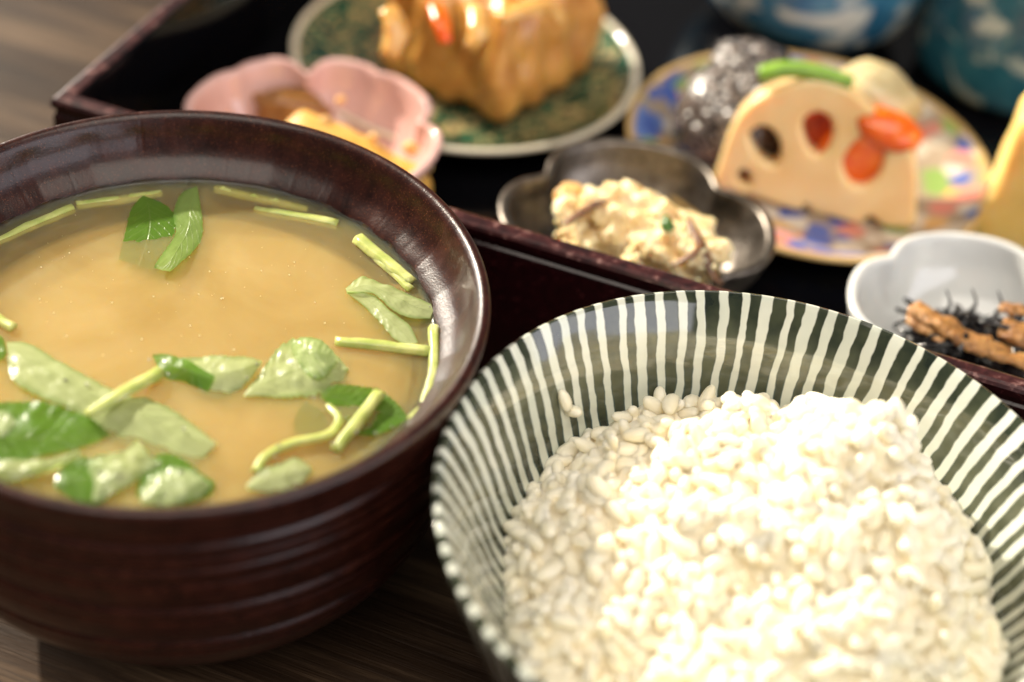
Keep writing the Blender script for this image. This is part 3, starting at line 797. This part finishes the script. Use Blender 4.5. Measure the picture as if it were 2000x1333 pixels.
CC = (75, 150); plate('flowered_plate', CC, 51.0, 10.5, 'round plate covered in small multicoloured flowers, with a gold rim', MAT['mille'], pottery('gold_rim', (.52, .33, .11), (.66, .46, .2)))

# cups
def cup(c, prof, label, mat):
    b = tag(empty('tea_cup', (c[0], c[1], FL)), label, 'cup', 'blue glazed cups at the back of the box')
    o1 = [tuple(p) for p in spline(prof, 8)]
    r, z = prof[-1]
    inn_ = [(r - .2, z + .9), (r - 1.2, z + 1.3), (r - 2.2, z + .8)] + [(max(q[0] - 3, 2), q[1] + (2 if i else 3)) for i, q in enumerate(o1[::-1][2:])]
    lathe_obj('cup_body', o1 + inn_, mat, b, 96)
    lathe_obj('foot_ring', [(prof[0][0] * .7, 3), (prof[0][0] * .98, 2.6), (prof[0][0] * .95, .2), (prof[0][0] * .75, .1)], mat, b, 64)
    return b
cup((80, 243), [(20, 2), (26, 3), (34, 10), (38.5, 22), (40.5, 38), (41, 52)], 'round blue cup with white brushed clouds, left one at the back', MAT['cup1'])
cup((143.5, 221), [(22, 2), (27, 3), (29.5, 8), (30, 22), (30, 40), (30, 50)], 'darker teal cup with pale smudges, right one at the back', MAT['cup2'])

# ------------------------------------------------------------------ food
MAT['squash'] = food_mat('squash', (.62, .33, .06), (.74, .46, .13), 180, .4, .8, .004)
MAT['nut'] = food_mat('nut', (.60, .33, .09), (.72, .48, .20), 500, .4)
MAT['brownfood'] = food_mat('brown_food', (.22, .09, .02), (.34, .17, .05), 300, .3)
MAT['amber'] = food_mat('amber_tofu', (.46, .17, .022), (.80, .42, .10), 110, .28, .7, .004, (1, .5, .15), .7, 500, .0007, coat=.4)
MAT['carrot'] = food_mat('carrot', (.80, .10, .002), (.90, .20, .008), 250, .22, .8, .003, (1, .4, .1), .2, coat=.3)
MAT['onion'] = food_mat('onion', (.60, .31, .07), (.76, .48, .16), 160, .25, .8, .004, coat=.4)
MAT['mash'] = food_mat('mash', (.72, .50, .20), (.88, .78, .54), 170, .5, .7, .003, (1, .75, .4), .6, 900, .0006)
MAT['mash2'] = food_mat('mash_yellow', (.72, .50, .18), (.82, .64, .32), 200, .4, .7, .003)
MAT['skin'] = food_mat('skin', (.10, .04, .02), (.22, .11, .05), 400, .35)
MAT['herb'] = food_mat('herb', (.04, .11, .015), (.08, .20, .03), 400, .3)
MAT['lotus'] = food_mat('lotus', (.82, .54, .24), (.88, .65, .34), 90, .35, .9, .004, (1, .7, .4), .6, 170, .0014, coat=.2)
MAT['taro'] = food_mat('taro', (.50, .40, .20), (.66, .56, .34), 160, .3, .7, .003, coat=.3)
MAT['bean'] = food_mat('bean', (.16, .30, .02), (.26, .44, .05), 300, .25, .6, .002, (.7, 1, .2), .2, coat=.3)
MAT['egg'] = food_mat('egg', (.84, .55, .14), (.90, .66, .24), 120, .45, .9, .004, (1, .7, .3), .35, 500, .0005)
MAT['tofu'] = food_mat('fried_tofu', (.20, .08, .018), (.50, .26, .085), 260, .4, .5, .002, (1, .5, .2), .9, 800, .0008)
t = NT('hijiki'); o = t.obj(); nb = t.bump(t.noise(o, 700, 3), .5, .0005)
MAT['hijiki'] = t.end(t.bsdf((.006, .005, .006), .16, nb, spec=.6, coat=.3))
t = NT('shiitake'); o = t.obj()
vo = t.n('TexVoronoi', {'Vector': t.map(o, (1, 1, 1)), 'Scale': 300.}, feature='DISTANCE_TO_EDGE').outputs[0]
crack = t.math('SUBTRACT', 1., t.smooth(vo, .03, .24))
c = t.mix(crack, t.ramp(t.noise(o, 300, 3), [(.35, (.13, .095, .08)), (.65, (.34, .29, .26))]), (.018, .011, .009))  # pale tones paint the wet cap's highlights into its colour
nb = t.bump(t.math('SUBTRACT', t.noise(o, 500, 2), t.math('MULTIPLY', crack, .8)), .7, .0008)
MAT['shiitake'] = t.end(t.bsdf(c, .24, nb, spec=.7, coat=.5, coat_r=.15))

def thing_mesh(name, geo, mat, label, cat, group=None):
    V, F = geo; c = np.mean(V, axis=0)
    o = mesh_obj(name, np.array(V) - c, F, mat); o.location = Vector(c) * MM
    return tag(o, label, cat, group)

# pink bowl: squash wedge, brown bits, nut crumbs, and a pale blob added as a highlight
P = at(680, 285, 24)
V, F = rbox_geo((44, 22, 13), 6.4, 11)
Rm = rotm(R(14), R(6), R(-26)); V = V @ Rm.T + P + np.array([1, -6, -4.5]); V = V + np.array([[nz(v, .15, 2) * 1.0] * 3 for v in V])
thing_mesh('squash_slice', (V, F), MAT['squash'], 'thick yellow squash slice lying in the pink petal bowl', 'squash')
P = at(560, 212, 20)
thing_mesh('simmered_morsel', blob_geo(P + np.array([0, 3, -2]), (10, 6, 5), (0, 0, .2), .3, 1.6, 4), MAT['brownfood'], 'brown simmered morsel behind the squash in the pink bowl', 'food')
for i, (px, py, z, r, lab) in enumerate(((803, 290, 25, 2.9, 'largest yellow nut crumb against the pink wall at right'), (636, 236, 28, 2.2, 'yellow nut crumb on the top edge of the squash slice'), (835, 325, 25, 2.3, 'lower yellow nut crumb in the right corner of the pink bowl'), (728, 268, 28, 1.8, 'small flat nut crumb halfway along the squash slice'), (665, 196, 25, 1.8, 'pale blob added as the highlight high on the pink back wall'))):
    thing_mesh('nut_crumb_and_glint', blob_geo(at(px, py, z), (r * .75, r * .62, r * .6), (.3 * i, .2, i), .22, 1.8, i * 3., 3), MAT['nut'], lab, 'nut', 'nut crumbs in the pink bowl')

# amber fried tofu pouch on the green plate
V, F = rbox_geo((50, 56, 34), 7, 22)
Rm = rotm(0, 0, R(-32))
Vn = []
for v in V:
    th = math.atan2(v[1], v[0]); f = (v[2] + 17) / 34
    pl = 1.8 * math.sin(th * 13 + 3 * nz(v, .05, 1)) * (.4 + .6 * f) + 2.2 * fbm(v, .07, 5)
    q = v * np.array([.80 + .18 * (1 - f), .80 + .18 * (1 - f), 1]); n_ = np.array([v[0], v[1], v[2] * .6]); n_ = n_ / np.linalg.norm(n_)
    Vn.append(Rm @ (q + n_ * pl) + np.array([-17, 180, 9 + 17.5]))
thing_mesh('fried_tofu_pouch', (Vn, F), MAT['amber'], 'amber simmered fried tofu piece with pleated sides on the green plate', 'tofu')
for lab, pts, r in (('orange carrot strip draped over the amber tofu', [(850, 10, 46), (862, 45, 45), (872, 85, 41)], 2.6),):
    thing_mesh('carrot_strip', tube_geo(spline([at(*p) for p in pts], 6), [r * .8, r, r * .7], 10, .6), MAT['carrot'], lab, 'carrot')
for i, (lab, pts, r) in enumerate((('pale glazed onion strip on the amber tofu, left of the carrot', [(760, 20, 44), (775, 60, 41), (760, 110, 36)], 3.6),
                                   ('pale glazed onion strip on the amber tofu, right of the carrot', [(930, 15, 46), (935, 60, 44), (915, 95, 40)], 3.0),
                                   ('shiny pale onion strip bent over the right top of the tofu', [(975, 38, 47), (1020, 20, 48), (1070, 12, 47), (1100, 40, 44)], 3.2))):
    thing_mesh('onion_strip', tube_geo(spline([at(*p) for p in pts], 6), [r * .8, r, r * .7], 10, .55), MAT['onion'], lab, 'onion', 'onion strips on the tofu')

# mashed salad in the pewter bowl
pa = tag(empty('potato_salad', (26, 82, 14)), 'creamy yellow mashed salad with crumbs in the pewter bowl', 'salad')
off = np.array([26, 82, 14])
big, crumbs, skins = [], [], []
for i, (px, py, z, rx, ry, rz) in enumerate(((1210, 470, 22, 15, 11, 9), (1290, 500, 22, 14, 10, 9), (1160, 420, 25, 8, 6, 6), (1330, 470, 25, 9, 7, 7), (1250, 420, 27, 12, 7, 6))):
    big.append(blob_geo(at(px, py, z) - off + np.array([0, 2, -2]), (rx, ry, rz), (0, 0, -.3), .4, 1.9, i * 7., 4))
rg = random.Random(11)
for i in range(150):
    t_ = rg.random()
    px = 1100 + 300 * t_ + rg.gauss(0, 12); py = 372 + 30 * (2 * t_ - 1) ** 2 + 70 * t_ ** 2 + abs(rg.gauss(0, 40))
    r = rg.choice((.6, .8, 1.0, 1.3, 1.8, 2.6, 3.6))
    crumbs.append(blob_geo(at(px, py, 30 - 4 * rg.random()) - off, (r, r * rg.uniform(.7, 1), r * .8), (rg.random() * 3, rg.random() * 3, rg.random() * 3), .55, 2.0, i * 1.3, 3))
for i in range(10):
    px = rg.uniform(1120, 1390); py = 440 + rg.random() * 110; r = rg.uniform(.7, 1.6)
    crumbs.append(blob_geo(at(px, py, 27.5) - off, (r, r, r * .8), (1, 2, i), .3, 1.8, i * 2.3, 2))
o = mesh_obj('mashed_potato', *join_geo(big + crumbs), MAT['mash'], pa); o['kind'] = 'stuff'; remesh(o, .32, 1)
for i, (pts, r) in enumerate((([(1345, 430, 29), (1370, 480, 28), (1392, 535, 25), (1410, 556, 23)], 2.2), ([(1100, 440, 27), (1150, 405, 29), (1190, 392, 30)], 1.6), ([(1310, 520, 25), (1350, 500, 28), (1375, 470, 29)], 1.4))):
    mesh_obj('potato_skin', *tube_geo(spline([at(p[0], p[1], p[2] + 3) - off for p in pts], 6), [r * .35, r * .65, r * .65, r * .3], 8, .6), MAT['skin'], pa)
mesh_obj('herb_flake', *blob_geo(at(1303, 440, 32.5) - off, (1.5, 2.4, 1.2), (.3, .2, .2), .4, 2, 2., 3), MAT['herb'], pa)
mesh_obj('nut_lump', *blob_geo(at(1116, 390, 28) - off, (4.2, 3.8, 3.8), (0, 0, 0), .3, 1.6, 8., 3), MAT['nut'], pa)

# lotus root slice standing on the flowered plate: outline with holes, given thickness
LP = at(1400, 372, 11); LQ = at(1790, 448, 11)   # ends of the foot line
lx = (LQ - LP); LW = np.linalg.norm(lx); lx /= LW
tilt = R(14)
ln = np.cross(lx, (0, 0, 1))                       # towards the viewer
lv = np.array([0, 0, 1]) * math.cos(tilt) - ln * math.sin(tilt)
ln2 = np.cross(lx, lv)
def on_slice(px, py):
    """plane coordinates (mm) of a pixel on the slice's front face"""
    d = (px - 1000) / F_PX * rt - (py - 666.5) / F_PX * up + fw
    s = ((LP - CAM) @ ln2) / (d @ ln2); q = CAM + d * s - LP
    return (q @ lx, q @ lv)
cu = bpy.data.curves.new('lotus_outline', 'CURVE'); cu.dimensions = '2D'; cu.fill_mode = 'BOTH'
cu.extrude = 3.2 * MM; cu.bevel_depth = 1.3 * MM; cu.bevel_resolution = 2; cu.offset = -1.3 * MM; cu.resolution_u = 6
def add_loop(pts, per=6):
    ps = [np.array(p) for p in pts]; n = len(ps); res = []
    for i in range(n):
        a, b, c_, d_ = ps[i - 1], ps[i], ps[(i + 1) % n], ps[(i + 2) % n]
        for j in range(per):
            t_ = j / per
            res.append(.5 * (2 * b + (c_ - a) * t_ + (2 * a - 5 * b + 4 * c_ - d_) * t_ * t_ + (3 * b - a - 3 * c_ + d_) * t_ ** 3))
    s = cu.splines.new('POLY'); s.points.add(len(res) - 1); s.use_cyclic_u = True
    for q, p in zip(s.points, res): q.co = (p[0] * MM, p[1] * MM, 0, 1)
add_loop([on_slice(*p) for p in ((1396, 362), (1408, 310), (1424, 262), (1450, 218), (1490, 186), (1540, 166), (1586, 156), (1634, 164), (1676, 186), (1712, 222), (1752, 262), (1780, 292), (1790, 330), (1790, 390), (1786, 440), (1750, 446), (1722, 440), (1700, 424), (1676, 438), (1620, 424), (1592, 418), (1574, 402), (1556, 412), (1480, 388), (1430, 376))])
add_loop([on_slice(*p) for p in ((1464, 262), (1484, 247), (1508, 254), (1524, 280), (1524, 312), (1508, 324), (1486, 312), (1470, 286))])
add_loop([on_slice(*p) for p in ((1568, 240), (1590, 220), (1616, 226), (1628, 252), (1618, 288), (1597, 304), (1576, 284))])
add_loop([on_slice(*p) for p in ((1440, 344), (1452, 332), (1464, 342), (1466, 360), (1454, 362), (1444, 356))])
add_loop([on_slice(*p) for p in ((1646, 318), (1662, 288), (1692, 264), (1720, 266), (1728, 300), (1716, 340), (1690, 362), (1660, 356))])
oc = bpy.data.objects.new('tmp', cu); COL.objects.link(oc)
dg = bpy.context.evaluated_depsgraph_get()
me = bpy.data.meshes.new_from_object(oc.evaluated_get(dg)); bpy.data.objects.remove(oc)
me.name = 'lotus_root_slice'; me.materials.clear(); me.materials.append(MAT['lotus'])
lo = bpy.data.objects.new('lotus_root_slice', me); COL.objects.link(lo)
m4 = Matrix([[lx[i], lv[i], ln2[i], (LP[i] - ln2[i] * 4.0) * MM] for i in range(3)] + [[0, 0, 0, 1]])
lo.matrix_world = m4
tag(lo, 'pale lotus root slice with round holes standing on the flowered plate', 'lotus root')

def behind(px, py, back):
    d = (px - 1000) / F_PX * rt - (py - 666.5) / F_PX * up + fw
    o_ = LP - ln2 * back
    return CAM + d * (((o_ - CAM) @ ln2) / (d @ ln2))
thing_mesh('carrot_slice', blob_geo(behind(1690, 312, 5.0), (13, 4.0, 14), (0, 0, 0), .06, 1, 1., 4), MAT['carrot'], 'orange carrot piece showing through the largest lotus hole', 'carrot')
thing_mesh('carrot_slice', blob_geo(behind(1738, 253, 3), (9.6, 6.5, 4.8), (0, R(16), 0), .10, 1, 3., 4), MAT['carrot'], 'orange carrot piece lying over the right shoulder of the lotus slice', 'carrot')
thing_mesh('carrot_slice', blob_geo(behind(1597, 262, 11), (7, 4, 9), (0, 0, 0), .08, 1, 5., 4), food_mat('red_carrot', (.42, .05, .012), (.55, .10, .03), 250, .2, .6, coat=.3), 'reddish carrot piece behind the upper middle lotus hole', 'carrot')
thing_mesh('taro_piece', blob_geo(behind(1692, 205, 18), (14, 10, 12), (0, 0, 0), .14, 1.2, 2., 4), MAT['taro'], 'pale beige taro piece behind the top of the lotus slice', 'taro')
V, F = tube_geo(spline([behind(1484, 146, 2), behind(1530, 136, 2), behind(1590, 140, 2), behind(1664, 162, 2)], 8), [2.6, 2.7, 2.5, 2.1], 14, .8)
thing_mesh('green_bean', (V, F), MAT['bean'], 'bright green bean pod laid across the top of the lotus slice', 'bean')
# scored mushroom cap with stem
mc = behind(1425, 225, 16)
sh = tag(empty('shiitake_mushroom', mc), 'dark wet shiitake mushroom with painted highlights on its cracked cap, left behind the lotus', 'mushroom')
V, F = blob_geo((0, 0, 0), (15, 15, 10), (R(38), R(-20), 0), .12, 1.4, 6., 4); mesh_obj('cap', V, F, MAT['shiitake'], sh)
V, F = blob_geo(np.array(behind(1462, 136, 26)) - mc, (12, 9, 8), (R(30), 0, R(25)), .14, 1.4, 9., 4)
thing_mesh('shiitake_mushroom', (np.array(V) + mc, F), MAT['shiitake'], 'second shiitake cap leaning at the back above the first one', 'mushroom')
thing_mesh('shiitake_mushroom', blob_geo(behind(1485, 300, 15), (13, 7, 11), (0, 0, 0), .10, 1.2, 4., 4), food_mat('dark_gill', (.035, .018, .012), (.08, .045, .03), 300, .25, .2), 'dark mushroom piece seen through the left lotus holes', 'mushroom')

# omelette
V, F = rbox_geo((60, 20, 40), 2.2, 12)
V = np.array([v + np.array([.5 * nz(v, .12, 1), .6 * nz(v, .14, 4), .6 * nz(v, .12, 8)]) * np.array([1.4, 1, 1]) for v in V])
V[:, 0] += (V[:, 2]) * .06
V = V @ rotm(R(-6), 0, R(-14)).T + np.array([150.5, 126, FL + 22.0])
thing_mesh('rolled_omelette', (V, F), MAT['egg'], 'thick yellow omelette slice standing at the right edge behind the white bowl', 'omelette')

# hijiki salad
hj = tag(empty('hijiki_seaweed', (110, 60, 16)), 'tangle of glossy black hijiki seaweed in the white scalloped bowl', 'seaweed')
off = np.array([110, 60, 16]); st = []
rg = random.Random(5)
for i in range(90):
    px = rg.uniform(1775, 2060); py = 640 + (px - 1775) * .12 + rg.gauss(0, 22)
    a = rg.uniform(0, 6.28); L = rg.uniform(5, 12)
    c0 = at(px, py, 26 + rg.uniform(-5, 2)); d0 = np.array([math.cos(a), math.sin(a), rg.gauss(0, .25)])
    k = np.array([rg.gauss(0, 1), rg.gauss(0, 1), abs(rg.gauss(0, 1))]) * L * .16
    st.append(tube_geo(spline([c0 - d0 * L / 2 - off, c0 + k - off, c0 + d0 * L / 2 - off], 5), [.4, .75, .8, .3], 7))
for px, py in ((1845, 612), (1895, 610), (1945, 614)):
    c0 = at(px, py, 25)
    st.append(tube_geo(spline([c0 - off, c0 + np.array([.5, 0, 3]) - off, c0 + np.array([-1.4, .5, 6.5]) - off], 5), [.6, .4, .15], 7))
mesh_obj('seaweed_strands', *join_geo(st), MAT['hijiki'], hj)['kind'] = 'stuff'
blobs = [blob_geo(np.array([112, 64, 15]) - off, (22, 17, 8), (0, 0, 0), .2, 1.6, 3., 4)]
mesh_obj('seaweed_heap', *join_geo(blobs), MAT['hijiki'], hj)
for i, (lab, pts, r) in enumerate((('long crinkled fried tofu strip across the hijiki, nearest the rim', [(1785, 600, 30), (1840, 632, 30), (1900, 668, 29), (1960, 690, 28), (2040, 728, 26)], 3.0),
                                   ('short crinkled fried tofu strip at the left end of the hijiki', [(1778, 618, 28), (1800, 636, 28), (1850, 660, 28)], 2.6),
                                   ('orange fried tofu triangle at the right edge of the hijiki', [(1955, 640, 29), (2000, 656, 29), (2050, 672, 28)], 4.0),
                                   ('small orange tofu bit at the far right of the hijiki', [(1955, 606, 30), (1985, 604, 30), (2020, 612, 29)], 2.0))):
    V, F = tube_geo(spline([at(*p) for p in pts], 14), [r * .75, r, r * 1.05, r * .9, r * .8], 20, .45)
    V = np.array([v + np.array([fbm(v, .28, i), fbm(v, .28, i + 5), fbm(v, .25, i + 9)]) * 1.0 + np.array([fbm(v, 1.1, i), fbm(v, 1.1, i + 2), fbm(v, 1.1, i + 7)]) * .22 for v in V])
    thing_mesh('fried_tofu_strip', (V, F), MAT['tofu'], lab, 'tofu', 'fried tofu strips in the hijiki')
